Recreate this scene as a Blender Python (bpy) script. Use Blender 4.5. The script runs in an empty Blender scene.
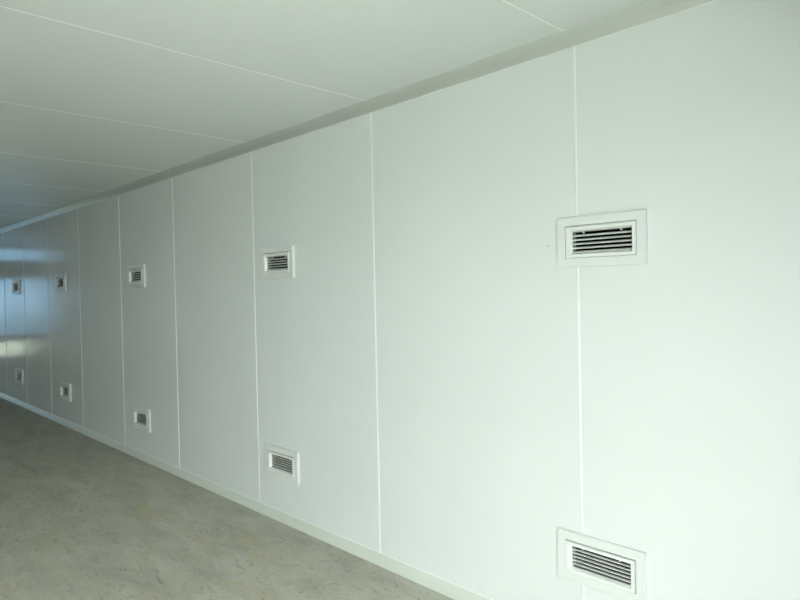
import bpy, bmesh, math, random
from mathutils import Matrix, Vector

random.seed(7)
SC = bpy.context.scene
COL = SC.collection

# ------------------------------------------------------------------ camera
CAM_POS = Vector((0.0, -2.2446, 1.4554))
YAW, PITCH, ROLL, FPX = -0.7990, -0.0161, -0.0208, 628.97
fw = Vector((math.sin(YAW) * math.cos(PITCH), math.cos(YAW) * math.cos(PITCH), math.sin(PITCH)))
rt = Vector((math.cos(YAW), -math.sin(YAW), 0.0))
up = rt.cross(fw)
c, s = math.cos(ROLL), math.sin(ROLL)
rt, up = c * rt + s * up, -s * rt + c * up
cd = bpy.data.cameras.new('camera')
cd.sensor_width = 36.0
cd.lens = FPX / 800 * 36.0
cd.clip_start = 0.02
cam = bpy.data.objects.new('camera', cd)
COL.objects.link(cam)
m = Matrix((rt, up, -fw)).transposed().to_4x4()
m.translation = CAM_POS
cam.matrix_world = m
SC.camera = cam

# ------------------------------------------------------------------ sizes of the corridor
ROOM_W = 5.2            # wall to wall
ZC = 2.4486             # ceiling
ZT = 2.4000             # lower edge of the cove under the ceiling
ZB = 0.0443             # upper edge of the cove on the floor
YC, YF = 0.0517, 0.045  # how far the coves reach out from the wall
X_NEAR, X_FAR = 0.22, -14.0
DOOR_Y0, DOOR_Y1, DOOR_Z = -5.0, -1.05, 1.98   # open doorway behind the camera
SEAMS = [-0.085, -1.294, -2.499, -3.703, -4.910, -6.058, -7.222, -8.341, -9.425,
         -10.470, -11.62, -12.77]
CSEAMS = [-0.085, -1.306, -2.479, -3.684, -4.965, -6.24, -7.48, -8.75, -9.95, -11.1, -12.3]

# ------------------------------------------------------------------ sky, daylight, exposure
w = bpy.data.worlds.new('overcast_sky')
SC.world = w
w.use_nodes = True
bg = w.node_tree.nodes['Background']
bg.inputs[0].default_value = (0.91, 0.985, 0.99, 1)
bg.inputs[1].default_value = 3.0

def portal(name, loc, sx, sy, direction):
    ld = bpy.data.lights.new(name, 'AREA')
    ld.shape = 'RECTANGLE'
    ld.size, ld.size_y = sx, sy
    ld.cycles.is_portal = True
    o = bpy.data.objects.new(name, ld)
    o.location = loc
    o.rotation_euler = Vector(direction).to_track_quat('-Z', 'Z').to_euler()
    COL.objects.link(o)
    return o
portal('doorway_daylight', (X_NEAR + 0.07, (DOOR_Y0 + DOOR_Y1) / 2, DOOR_Z / 2),
       DOOR_Y1 - DOOR_Y0, DOOR_Z, (-1, 0, 0))

vs = SC.view_settings
vs.view_transform = 'Standard'
vs.look = 'None'
vs.gamma = 1.0
vs.use_curve_mapping = False
vs.exposure = 1.38

# ------------------------------------------------------------------ helpers
def link(name, me, mat=None, parent=None):
    o = bpy.data.objects.new(name, me)
    COL.objects.link(o)
    if mat is not None and me is not None and not me.materials:
        me.materials.append(mat)
    if parent is not None:
        o.parent = parent
    return o

def mesh(name, bm, smooth=False):
    bmesh.ops.recalc_face_normals(bm, faces=bm.faces)
    me = bpy.data.meshes.new(name)
    bm.to_mesh(me)
    bm.free()
    if smooth:
        for p in me.polygons:
            p.use_smooth = True
    return me

def box(bm, x0, x1, y0, y1, z0, z1):
    v = [bm.verts.new((x, y, z)) for x in (x0, x1) for y in (y0, y1) for z in (z0, z1)]
    for f in ((0, 1, 3, 2), (4, 6, 7, 5), (0, 4, 5, 1), (2, 3, 7, 6), (0, 2, 6, 4), (1, 5, 7, 3)):
        bm.faces.new([v[i] for i in f])

def bevel(bm, width, seg=1):
    bmesh.ops.recalc_face_normals(bm, faces=bm.faces)
    es = [e for e in bm.edges if len(e.link_faces) == 2 and e.calc_face_angle(0) > 0.5]
    bmesh.ops.bevel(bm, geom=es, offset=width, segments=seg, affect='EDGES', profile=0.5)

def box_mesh(name, *a, bev=0.0):
    bm = bmesh.new()
    box(bm, *a)
    if bev:
        bevel(bm, bev)
    return mesh(name, bm)

def struct(o):
    o['kind'] = 'structure'
    return o

def slab_with_holes(name, u0, u1, v0, v1, d0, d1, holes, axis):
    """Box with rectangular through holes. (u, v) span the face, d its thickness."""
    us = sorted({u0, u1} | {min(max(h[i], u0), u1) for h in holes for i in (0, 1)})
    ws = sorted({v0, v1} | {min(max(h[i], v0), v1) for h in holes for i in (2, 3)})
    def solid(i, j):
        if not (0 <= i < len(us) - 1 and 0 <= j < len(ws) - 1):
            return False
        cu, cv = (us[i] + us[i + 1]) / 2, (ws[j] + ws[j + 1]) / 2
        return not any(h[0] < cu < h[1] and h[2] < cv < h[3] for h in holes)
    bm = bmesh.new()
    cache = {}
    def vert(u, v, d):
        k = (u, v, d)
        if k not in cache:
            cache[k] = bm.verts.new({'y': (u, d, v), 'x': (d, u, v), 'z': (u, v, d)}[axis])
        return cache[k]
    for i in range(len(us) - 1):
        for j in range(len(ws) - 1):
            if not solid(i, j):
                continue
            a, b, p, q = us[i], us[i + 1], ws[j], ws[j + 1]
            for d in (d0, d1):
                bm.faces.new([vert(a, p, d), vert(b, p, d), vert(b, q, d), vert(a, q, d)])
            for di, dj, (e0, e1) in ((-1, 0, ((a, p), (a, q))), (1, 0, ((b, p), (b, q))),
                                     (0, -1, ((a, p), (b, p))), (0, 1, ((a, q), (b, q)))):
                if not solid(i + di, j + dj):
                    bm.faces.new([vert(*e0, d0), vert(*e1, d0), vert(*e1, d1), vert(*e0, d1)])
    return mesh(name, bm)

def sweep_x(name, profile, x0, x1, smooth=False):
    """Closed (y, z) profile swept along X."""
    bm = bmesh.new()
    a = [bm.verts.new((x0, y, z)) for y, z in profile]
    b = [bm.verts.new((x1, y, z)) for y, z in profile]
    n = len(profile)
    for i in range(n):
        bm.faces.new([a[i], a[(i + 1) % n], b[(i + 1) % n], b[i]])
    bm.faces.new(a)
    bm.faces.new(b)
    me = mesh(name, bm)
    if smooth:
        for p in me.polygons:
            p.use_smooth = len(p.vertices) == 4
        me.set_sharp_from_angle(angle=math.radians(30))
    return me

# ------------------------------------------------------------------ materials
def material(name, color, rough, spec=0.5, coat=0.0, metal=0.0):
    mt = bpy.data.materials.new(name)
    mt.use_nodes = True
    b = mt.node_tree.nodes['Principled BSDF']
    b.inputs['Base Color'].default_value = (*color, 1)
    b.inputs['Roughness'].default_value = rough
    b.inputs['Specular IOR Level'].default_value = spec
    b.inputs['Metallic'].default_value = metal
    b.inputs['Coat Weight'].default_value = coat
    return mt, mt.node_tree, b

def noise(nt, scale, detail=2.0, rough=0.5, vec=None, dist=0.0):
    n = nt.nodes.new('ShaderNodeTexNoise')
    n.inputs['Scale'].default_value = scale
    n.inputs['Detail'].default_value = detail
    n.inputs['Roughness'].default_value = rough
    n.inputs['Distortion'].default_value = dist
    if vec is not None:
        nt.links.new(vec, n.inputs['Vector'])
    return n

def world_coords(nt, scale=(1, 1, 1), rot=(0, 0, 0)):
    g = nt.nodes.new('ShaderNodeNewGeometry')
    mp = nt.nodes.new('ShaderNodeMapping')
    mp.inputs['Scale'].default_value = scale
    mp.inputs['Rotation'].default_value = rot
    nt.links.new(g.outputs['Position'], mp.inputs['Vector'])
    return mp.outputs['Vector']

def ramp(nt, fac, stops):
    r = nt.nodes.new('ShaderNodeValToRGB')
    e = r.color_ramp.elements
    while len(e) < len(stops):
        e.new(0.5)
    for el, (p, col) in zip(e, stops):
        el.position = p
        el.color = (*col, 1)
    nt.links.new(fac, r.inputs['Fac'])
    return r.outputs['Color']

def bump(nt, b, height, strength, dist):
    n = nt.nodes.new('ShaderNodeBump')
    n.inputs['Strength'].default_value = strength
    n.inputs['Distance'].default_value = dist
    nt.links.new(height, n.inputs['Height'])
    nt.links.new(n.outputs['Normal'], b.inputs['Normal'])

def coated_steel(name, color, rough, metal=0.0):
    """Factory-painted sheet steel: faint mottling, slight oil-canning in the gloss."""
    mt, nt, b = material(name, color, rough, metal=metal)
    v = world_coords(nt)
    lo = tuple(x * 0.975 for x in color)
    nt.links.new(ramp(nt, noise(nt, 1.7, 3, vec=v).outputs['Fac'], [(0.3, lo), (0.7, color)]),
                 b.inputs['Base Color'])
    bump(nt, b, noise(nt, 3.0, 1, vec=v).outputs['Fac'], 0.06, 0.01)
    return mt

M_WALL = coated_steel('painted_steel_wall_panel', (0.832, 0.864, 0.841), 0.17)
M_CEIL = coated_steel('painted_steel_ceiling_panel', (0.815, 0.85, 0.815), 0.15)
M_TRIM = coated_steel('anodised_cove_trim', (0.76, 0.80, 0.745), 0.28, 0.4)
M_BASE = coated_steel('painted_skirting_cove', (0.74, 0.78, 0.69), 0.35)
M_SEAL = material('white_sealant', (0.90, 0.92, 0.89), 0.35)[0]
M_VENT = coated_steel('white_enamelled_aluminium', (0.87, 0.885, 0.85), 0.30)
M_FLANGE = coated_steel('enamelled_flange', (0.815, 0.838, 0.805), 0.30)
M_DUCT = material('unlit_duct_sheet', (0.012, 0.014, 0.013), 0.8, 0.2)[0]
M_SLEEVE = material('galvanised_sleeve', (0.42, 0.44, 0.41), 0.45, metal=0.3)[0]
M_END = coated_steel('dark_painted_end_wall', (0.10, 0.15, 0.16), 0.4)  # unseen surfaces, dark tone chosen to dim the panel wall's near corner
M_FRAME = material('grey_window_frame', (0.30, 0.33, 0.33), 0.4)[0]
M_SCREW = material('painted_rivet', (0.62, 0.65, 0.60), 0.35)[0]
M_CRUMB = material('plaster_crumb', (0.72, 0.66, 0.60), 0.9)[0]

# floor: dusty concrete-coloured sheet with streaks and ochre stains
M_FLOOR, nt, b = material('dusty_floor', (0.3, 0.3, 0.25), 0.55, 0.35)
v1 = world_coords(nt, (1, 1, 1))
v2 = world_coords(nt, (1.0, 2.6, 1), (0, 0, 0.6))
base = ramp(nt, noise(nt, 2.0, 9, 0.68, v2, 0.4).outputs['Fac'],
            [(0.32, (0.42, 0.41, 0.335)), (0.5, (0.53, 0.515, 0.425)), (0.68, (0.62, 0.60, 0.515))])
stain = ramp(nt, noise(nt, 2.6, 6, 0.65, v2, 0.8).outputs['Fac'], [(0.55, (0, 0, 0)), (0.66, (1, 1, 1))])
streak = ramp(nt, noise(nt, 6.5, 10, 0.74, v2, 2.6).outputs['Fac'],
              [(0.36, (0.50, 0.50, 0.47)), (0.45, (0.93, 0.93, 0.93)), (0.70, (1.0, 1.0, 1.0))])
mx = nt.nodes.new('ShaderNodeMix'); mx.data_type = 'RGBA'
nt.links.new(stain, mx.inputs[0]); nt.links.new(base, mx.inputs[6])
mx.inputs[7].default_value = (0.54, 0.485, 0.335, 1)
ml = nt.nodes.new('ShaderNodeMix'); ml.data_type = 'RGBA'; ml.blend_type = 'MULTIPLY'
ml.inputs[0].default_value = 0.75
nt.links.new(mx.outputs[2], ml.inputs[6]); nt.links.new(streak, ml.inputs[7])
nt.links.new(ml.outputs[2], b.inputs['Base Color'])
bump(nt, b, noise(nt, 60, 4, vec=v1).outputs['Fac'], 0.25, 0.002)

M_GROUND, nt, b = material('yard_concrete', (0.30, 0.31, 0.29), 0.9)
nt.links.new(ramp(nt, noise(nt, 0.8, 5).outputs['Fac'],
                  [(0.3, (0.44, 0.45, 0.43)), (0.7, (0.54, 0.55, 0.53))]), b.inputs['Base Color'])

# glazing of the far windows: blue-tinted, and a clear low strip
def glazing(name, tint):
    mt = bpy.data.materials.new(name)
    mt.use_nodes = True
    nt = mt.node_tree
    nt.nodes.remove(nt.nodes['Principled BSDF'])
    tr = nt.nodes.new('ShaderNodeBsdfTransparent')
    tr.inputs[0].default_value = (*tint, 1)
    gl = nt.nodes.new('ShaderNodeBsdfGlossy')
    gl.inputs['Roughness'].default_value = 0.02
    mixs = nt.nodes.new('ShaderNodeMixShader')
    fr = nt.nodes.new('ShaderNodeFresnel')
    nt.links.new(fr.outputs[0], mixs.inputs[0])
    nt.links.new(tr.outputs[0], mixs.inputs[1])
    nt.links.new(gl.outputs[0], mixs.inputs[2])
    nt.links.new(mixs.outputs[0], nt.nodes['Material Output'].inputs['Surface'])
    return mt
M_GLASS = glazing('blue_tinted_glass', (0.29, 0.39, 0.47))   # two faces per pane: squared in effect
M_CLEAR = glazing('clear_glass', (0.66, 0.68, 0.62))

# ------------------------------------------------------------------ the vents' places: (x centre, z centre)
VENTS = [
    (-1.192, 1.630, 'white louvred vent mounted across a panel joint, the upper of two there'),
    (-1.213, 0.370, 'white louvred vent mounted across a panel joint, the lower one near the floor'),
    (-3.412, 1.645, 'upper-row white louvred vent next along from the one across the joint'),
    (-3.412, 0.362, 'lower-row white louvred vent next along from the one across the joint'),
    (-5.672, 1.627, 'third upper-row white louvred vent counting from the one across the joint'),
    (-5.640, 0.354, 'third lower-row white louvred vent counting from the one across the joint'),
    (-7.845, 1.620, 'fourth upper-row white louvred vent counting from the one across the joint'),
    (-7.785, 0.379, 'fourth lower-row white louvred vent counting from the one across the joint'),
    (-9.815, 1.602, 'fifth upper-row white louvred vent, within the bluish window reflection'),
    (-9.780, 0.389, 'fifth lower-row white louvred vent, at the dim end of the wall'),
]
VW, VH = 0.366, 0.197          # flange
CW, CH = 0.296, 0.128          # core frame
OW, OH = 0.245, 0.084          # opening
HOLE = (0.28, 0.115)           # hole cut in the panel

# ------------------------------------------------------------------ floor, ground outside
struct(link('floor', box_mesh('floor', X_FAR - 0.1, X_NEAR + 0.1, -ROOM_W - 0.1, 0.2, -0.08, 0.0), M_FLOOR))
struct(link('ground', box_mesh('ground', -60, 60, -50, 50, -0.16, -0.081), M_GROUND))

# ------------------------------------------------------------------ the panelled wall in view
GAP = 0.003                    # half the joint
wall = struct(link('wall_right', None))
xs = [X_NEAR] + SEAMS + [X_FAR]
for a, bb in zip(xs[:-1], xs[1:]):
    x0, x1 = bb + GAP, a - GAP
    hs = [(vx - HOLE[0] / 2, vx + HOLE[0] / 2, vz - HOLE[1] / 2, vz + HOLE[1] / 2)
          for vx, vz, _ in VENTS if vx + HOLE[0] / 2 > x0 and vx - HOLE[0] / 2 < x1]
    link('wall_panel', slab_with_holes('wall_panel', x0, x1, 0.0, ZC, 0.0, 0.05, hs, 'y'), M_WALL, wall)

def bead_profile(hw, proud, depth, n=6):
    """Half-round bead: flat-backed, standing a little proud of the panels."""
    pts = [(-hw, depth), (hw, depth)]
    for i in range(n + 1):
        t = math.pi * i / n
        pts.append((hw * math.cos(t), -proud * math.sin(t)))
    return pts

def joint_mesh_z(z0, z1, hw, proud, depth):
    bm = bmesh.new()
    pr = bead_profile(hw, proud, depth)
    a = [bm.verts.new((x, y, z0)) for x, y in pr]
    c2 = [bm.verts.new((x, y, z1)) for x, y in pr]
    n = len(pr)
    for i in range(n):
        bm.faces.new([a[i], a[(i + 1) % n], c2[(i + 1) % n], c2[i]])
    bm.faces.new(a); bm.faces.new(c2)
    return mesh('sealant_joint', bm)

jm_full = joint_mesh_z(0.0, ZC, 0.005, 0.003, 0.03)
for sx in SEAMS:
    if abs(sx + 1.294) < 0.01:
        cuts = [(0.0, 0.305), (0.435, 1.565), (1.695, ZC)]    # interrupted by the two vents
        for z0, z1 in cuts:
            link('sealant_joint', joint_mesh_z(z0, z1, 0.005, 0.003, 0.03), M_SEAL, wall).location.x = sx
    else:
        link('sealant_joint', jm_full, M_SEAL, wall).location.x = sx

# rivets in the low part of the panels
bm = bmesh.new()
bmesh.ops.create_uvsphere(bm, u_segments=8, v_segments=4, radius=0.005)
for v in bm.verts:
    v.co.y *= 0.4
me_rivet = mesh('rivet', bm, True)
for x, z in ((-2.358, 0.169), (-2.171, 0.174), (-2.811, 0.168), (-1.428, 1.623)):
    link('rivet', me_rivet, M_SCREW, wall).location = (x, 0.0, z)

# ------------------------------------------------------------------ ceiling of cross-laid panels
ceil = struct(link('ceiling', None))
cx = [X_NEAR + 0.1] + CSEAMS + [X_FAR - 0.1]
for a, bb in zip(cx[:-1], cx[1:]):
    link('ceiling_panel', box_mesh('ceiling_panel', bb + 0.002, a - 0.002, -ROOM_W - 0.1, 0.05, ZC, ZC + 0.05),
         M_CEIL, ceil)
bm = bmesh.new()
pr = bead_profile(0.0032, 0.0010, 0.03)
n = len(pr)
va = [bm.verts.new((x, -ROOM_W - 0.1, y)) for x, y in pr]
vb = [bm.verts.new((x, 0.05, y)) for x, y in pr]
for i in range(n):
    bm.faces.new([va[i], va[(i + 1) % n], vb[(i + 1) % n], vb[i]])
bm.faces.new(va); bm.faces.new(vb)
me_cj = mesh('ceiling_joint', bm)
for sx in CSEAMS:
    link('ceiling_joint', me_cj, M_SEAL, ceil).location = (sx, 0, ZC)

# ------------------------------------------------------------------ concave coves along ceiling and floor
def cove_profile(reach, height, lip, n=10, bulge=0.10):
    """From the far lip to the wall lip, hollow in between; returned with its back in the corner."""
    pts = []
    for i in range(n + 1):
        t = i / n
        y = -reach * (1 - t)
        z = -height * t
        k = bulge * math.sin(math.pi * t)
        pts.append((y + reach * k * 0.7, z + height * k * 0.7))
    return pts

prof = [(-YC, ZC), (-YC, ZC - 0.002)]
for y, z in cove_profile(YC - 0.002, ZC - ZT - 0.002, 0)[0:]:
    prof.append((y - 0.002, ZC - 0.002 + z))
prof += [(-0.0025, ZT), (0.0, ZT), (0.0, ZC)]
trim = struct(link('trim_1', sweep_x('trim_1', prof, X_FAR, X_NEAR, True), M_TRIM))
link('sealant_bead', sweep_x('sealant_bead', [(0, ZT), (-0.003, ZT), (-0.0025, ZT - 0.003), (0, ZT - 0.005)],
     X_FAR, X_NEAR), M_SEAL, trim)

prof = [(-YF, 0.0), (-YF, 0.0015)]
for y, z in cove_profile(YF - 0.002, ZB - 0.002, 0):
    prof.append((y - 0.002, 0.002 - z))
prof += [(-0.0025, ZB), (0.0, ZB), (0.0, 0.0)]
base_r = struct(link('baseboard_right', sweep_x('baseboard_right', prof, X_FAR, X_NEAR, True), M_BASE))
link('sealant_bead', sweep_x('sealant_bead', [(0, ZB), (-0.003, ZB), (-0.0025, ZB + 0.003), (0, ZB + 0.005)],
     X_FAR, X_NEAR), M_SEAL, base_r)

# ------------------------------------------------------------------ the walls that are out of view
struct(link('wall_left', box_mesh('wall_left', X_FAR, X_NEAR, -ROOM_W - 0.05, -ROOM_W, 0.0, ZC), M_WALL))
struct(link('wall_front', slab_with_holes('wall_front', -ROOM_W, 0.0, 0.0, ZC, X_NEAR, X_NEAR + 0.05,
            [(DOOR_Y0, DOOR_Y1, -0.1, DOOR_Z)], 'x'), M_END))
# unseen dark box, added to shade the near upper corner of the wall
struct(link('corner_shade_box', box_mesh('corner_shade_box', -0.30, X_NEAR, -ROOM_W, -YC - 0.002, 2.14, ZC, bev=0.004), M_END))
WIN = [(-1.65, -0.25, 0.70, 1.86), (-1.65, -0.25, 2.15, 2.44), (-1.15, -0.25, 0.30, 0.65)]
struct(link('wall_back', slab_with_holes('wall_back', -ROOM_W, 0.0, 0.0, ZC, X_FAR - 0.05, X_FAR, WIN, 'x'), M_WALL))
for i, (y0, y1, z0, z1) in enumerate(WIN):
    wr = struct(link('window_%d' % (i + 1), None))
    wr.location = (X_FAR - 0.025, (y0 + y1) / 2, z0)
    wy, wz = (y1 - y0) / 2, z1 - z0
    f = 0.035
    link('window_frame', slab_with_holes('window_frame', -wy, wy, 0, wz, -0.03, 0.03,
         [(-wy + f, -f / 2, f, wz - f), (f / 2, wy - f, f, wz - f)], 'x'), M_FRAME, wr)
    for a, bb in ((-wy + f, -f / 2), (f / 2, wy - f)):
        link('window_pane', box_mesh('window_pane', -0.004, 0.004, a, bb, f, wz - f),
             M_CLEAR if i == 2 else M_GLASS, wr)

# ------------------------------------------------------------------ louvred vents
def ring(name, ow, oh, iw, ih, y0, y1, bev):
    me = slab_with_holes(name, -ow / 2, ow / 2, -oh / 2, oh / 2, y0, y1,
                         [(-iw / 2, iw / 2, -ih / 2, ih / 2)], 'y')
    bm = bmesh.new(); bm.from_mesh(me)
    if bev:
        bevel(bm, bev)
    return mesh(name, bm)

FLANGE = ring('flange', VW, VH, CW, CH, -0.016, 0.0, 0.0012)

def funnel_ring(name, ow, oh, fw_, fh, iw, ih, y0, ym, y1):
    """Picture-frame ring whose opening narrows from (fw_, fh) at its face to (iw, ih) inside."""
    loops = [(ow, oh, y1), (ow, oh, y0 + 0.001), (ow - 0.002, oh - 0.002, y0), (fw_, fh, y0), (iw, ih, ym), (iw, ih, y1)]
    bm = bmesh.new()
    vv = [[bm.verts.new((sx * a / 2, y, sz * b2 / 2)) for sx, sz in ((-1, -1), (1, -1), (1, 1), (-1, 1))]
          for a, b2, y in loops]
    for k in range(len(loops)):
        p, q = vv[k], vv[(k + 1) % len(loops)]
        for i in range(4):
            bm.faces.new([p[i], p[(i + 1) % 4], q[(i + 1) % 4], q[i]])
    return mesh(name, bm)
CORE = funnel_ring('core_frame', CW - 0.007, CH - 0.007, OW + 0.018, OH + 0.012, OW, OH, -0.019, -0.003, 0.0)
SLEEVE = ring('sleeve', OW + 0.008, OH + 0.008, OW, OH, -0.0005, 0.024, 0)
# dark duct behind: five-sided box, open to the room
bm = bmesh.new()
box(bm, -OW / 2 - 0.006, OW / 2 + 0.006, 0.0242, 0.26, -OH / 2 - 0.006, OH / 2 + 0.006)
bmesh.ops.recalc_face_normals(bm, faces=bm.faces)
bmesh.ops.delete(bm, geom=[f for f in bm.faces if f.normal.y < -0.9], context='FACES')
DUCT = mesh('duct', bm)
# louvre blade: lens-shaped section, tilted with its outer edge down
def blade_mesh(tilt):
    bm = bmesh.new()
    bd, bt = 0.017, 0.0034
    sec = []
    for a, t in ((-0.5, 0.0), (-0.42, 0.42), (0, 0.5), (0.42, 0.42), (0.5, 0.0),
                 (0.42, -0.42), (0, -0.5), (-0.42, -0.42)):
        y, z = a * bd, t * bt
        sec.append((y * math.cos(tilt) - z * math.sin(tilt), y * math.sin(tilt) + z * math.cos(tilt)))
    va = [bm.verts.new((-OW / 2, y, z)) for y, z in sec]
    vb = [bm.verts.new((OW / 2, y, z)) for y, z in sec]
    for i in range(8):
        bm.faces.new([va[i], va[(i + 1) % 8], vb[(i + 1) % 8], vb[i]])
    bm.faces.new(va); bm.faces.new(vb)
    return mesh('louvre_blade', bm)
BLADE_UP = blade_mesh(math.radians(24))      # upper row: blades set with the outer edge down
BLADE_LOW = blade_mesh(math.radians(-3))     # lower row: blades set almost level
CLIP = box_mesh('clip', -0.002, 0.002, -0.004, 0.008, -0.007, 0.0)

for vx, vz, label in VENTS:
    root = link('air_vent', None)
    root.location = (vx, 0.0, vz)
    root['label'] = label
    root['category'] = 'vent'
    root['group'] = 'louvred vents along the panel wall'
    link('flange', FLANGE, M_FLANGE, root)
    core = link('core_frame', CORE, M_VENT, root)
    core.location = (random.choice((-0.0015, 0.0015)), 0, -0.0022)
    link('sleeve', SLEEVE, M_SLEEVE, core)
    for cxx in (-0.078, 0.078):
        link('clip', CLIP, M_VENT, core).location = (cxx, 0.004, OH / 2)
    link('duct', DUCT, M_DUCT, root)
    for k in range(5):
        bl = link('louvre_blade', BLADE_UP if vz > 1 else BLADE_LOW, M_VENT, root)
        bl.location = (core.location.x, 0.0, (OH / 2 - 0.0175 - 0.0160 * k) if vz > 1 else (OH / 2 - 0.0150 - 0.0145 * k))

# ------------------------------------------------------------------ crumbs of plaster by the floor cove
for k, (x, y, r) in enumerate(((-2.54, -0.066, 0.006), (-2.56, -0.060, 0.004), (-2.37, -0.092, 0.005),
                               (-2.30, -0.068, 0.007), (-2.27, -0.064, 0.004), (-2.46, -0.120, 0.004),
                               (-2.91, -0.085, 0.004))):
    bm = bmesh.new()
    bmesh.ops.create_icosphere(bm, subdivisions=1, radius=r)
    for v in bm.verts:
        v.co *= random.uniform(0.7, 1.2)
        v.co.z *= 0.6
    lo = min(v.co.z for v in bm.verts)
    for v in bm.verts:
        v.co.z -= lo
    o = link('plaster_crumb', mesh('plaster_crumb', bm), M_CRUMB)
    o.location = (x, y, 0.0)
    o['label'] = 'tiny pale crumb of plaster on the floor beside the skirting cove'
    o['category'] = 'crumb'
    o['group'] = 'plaster crumbs beside the cove'
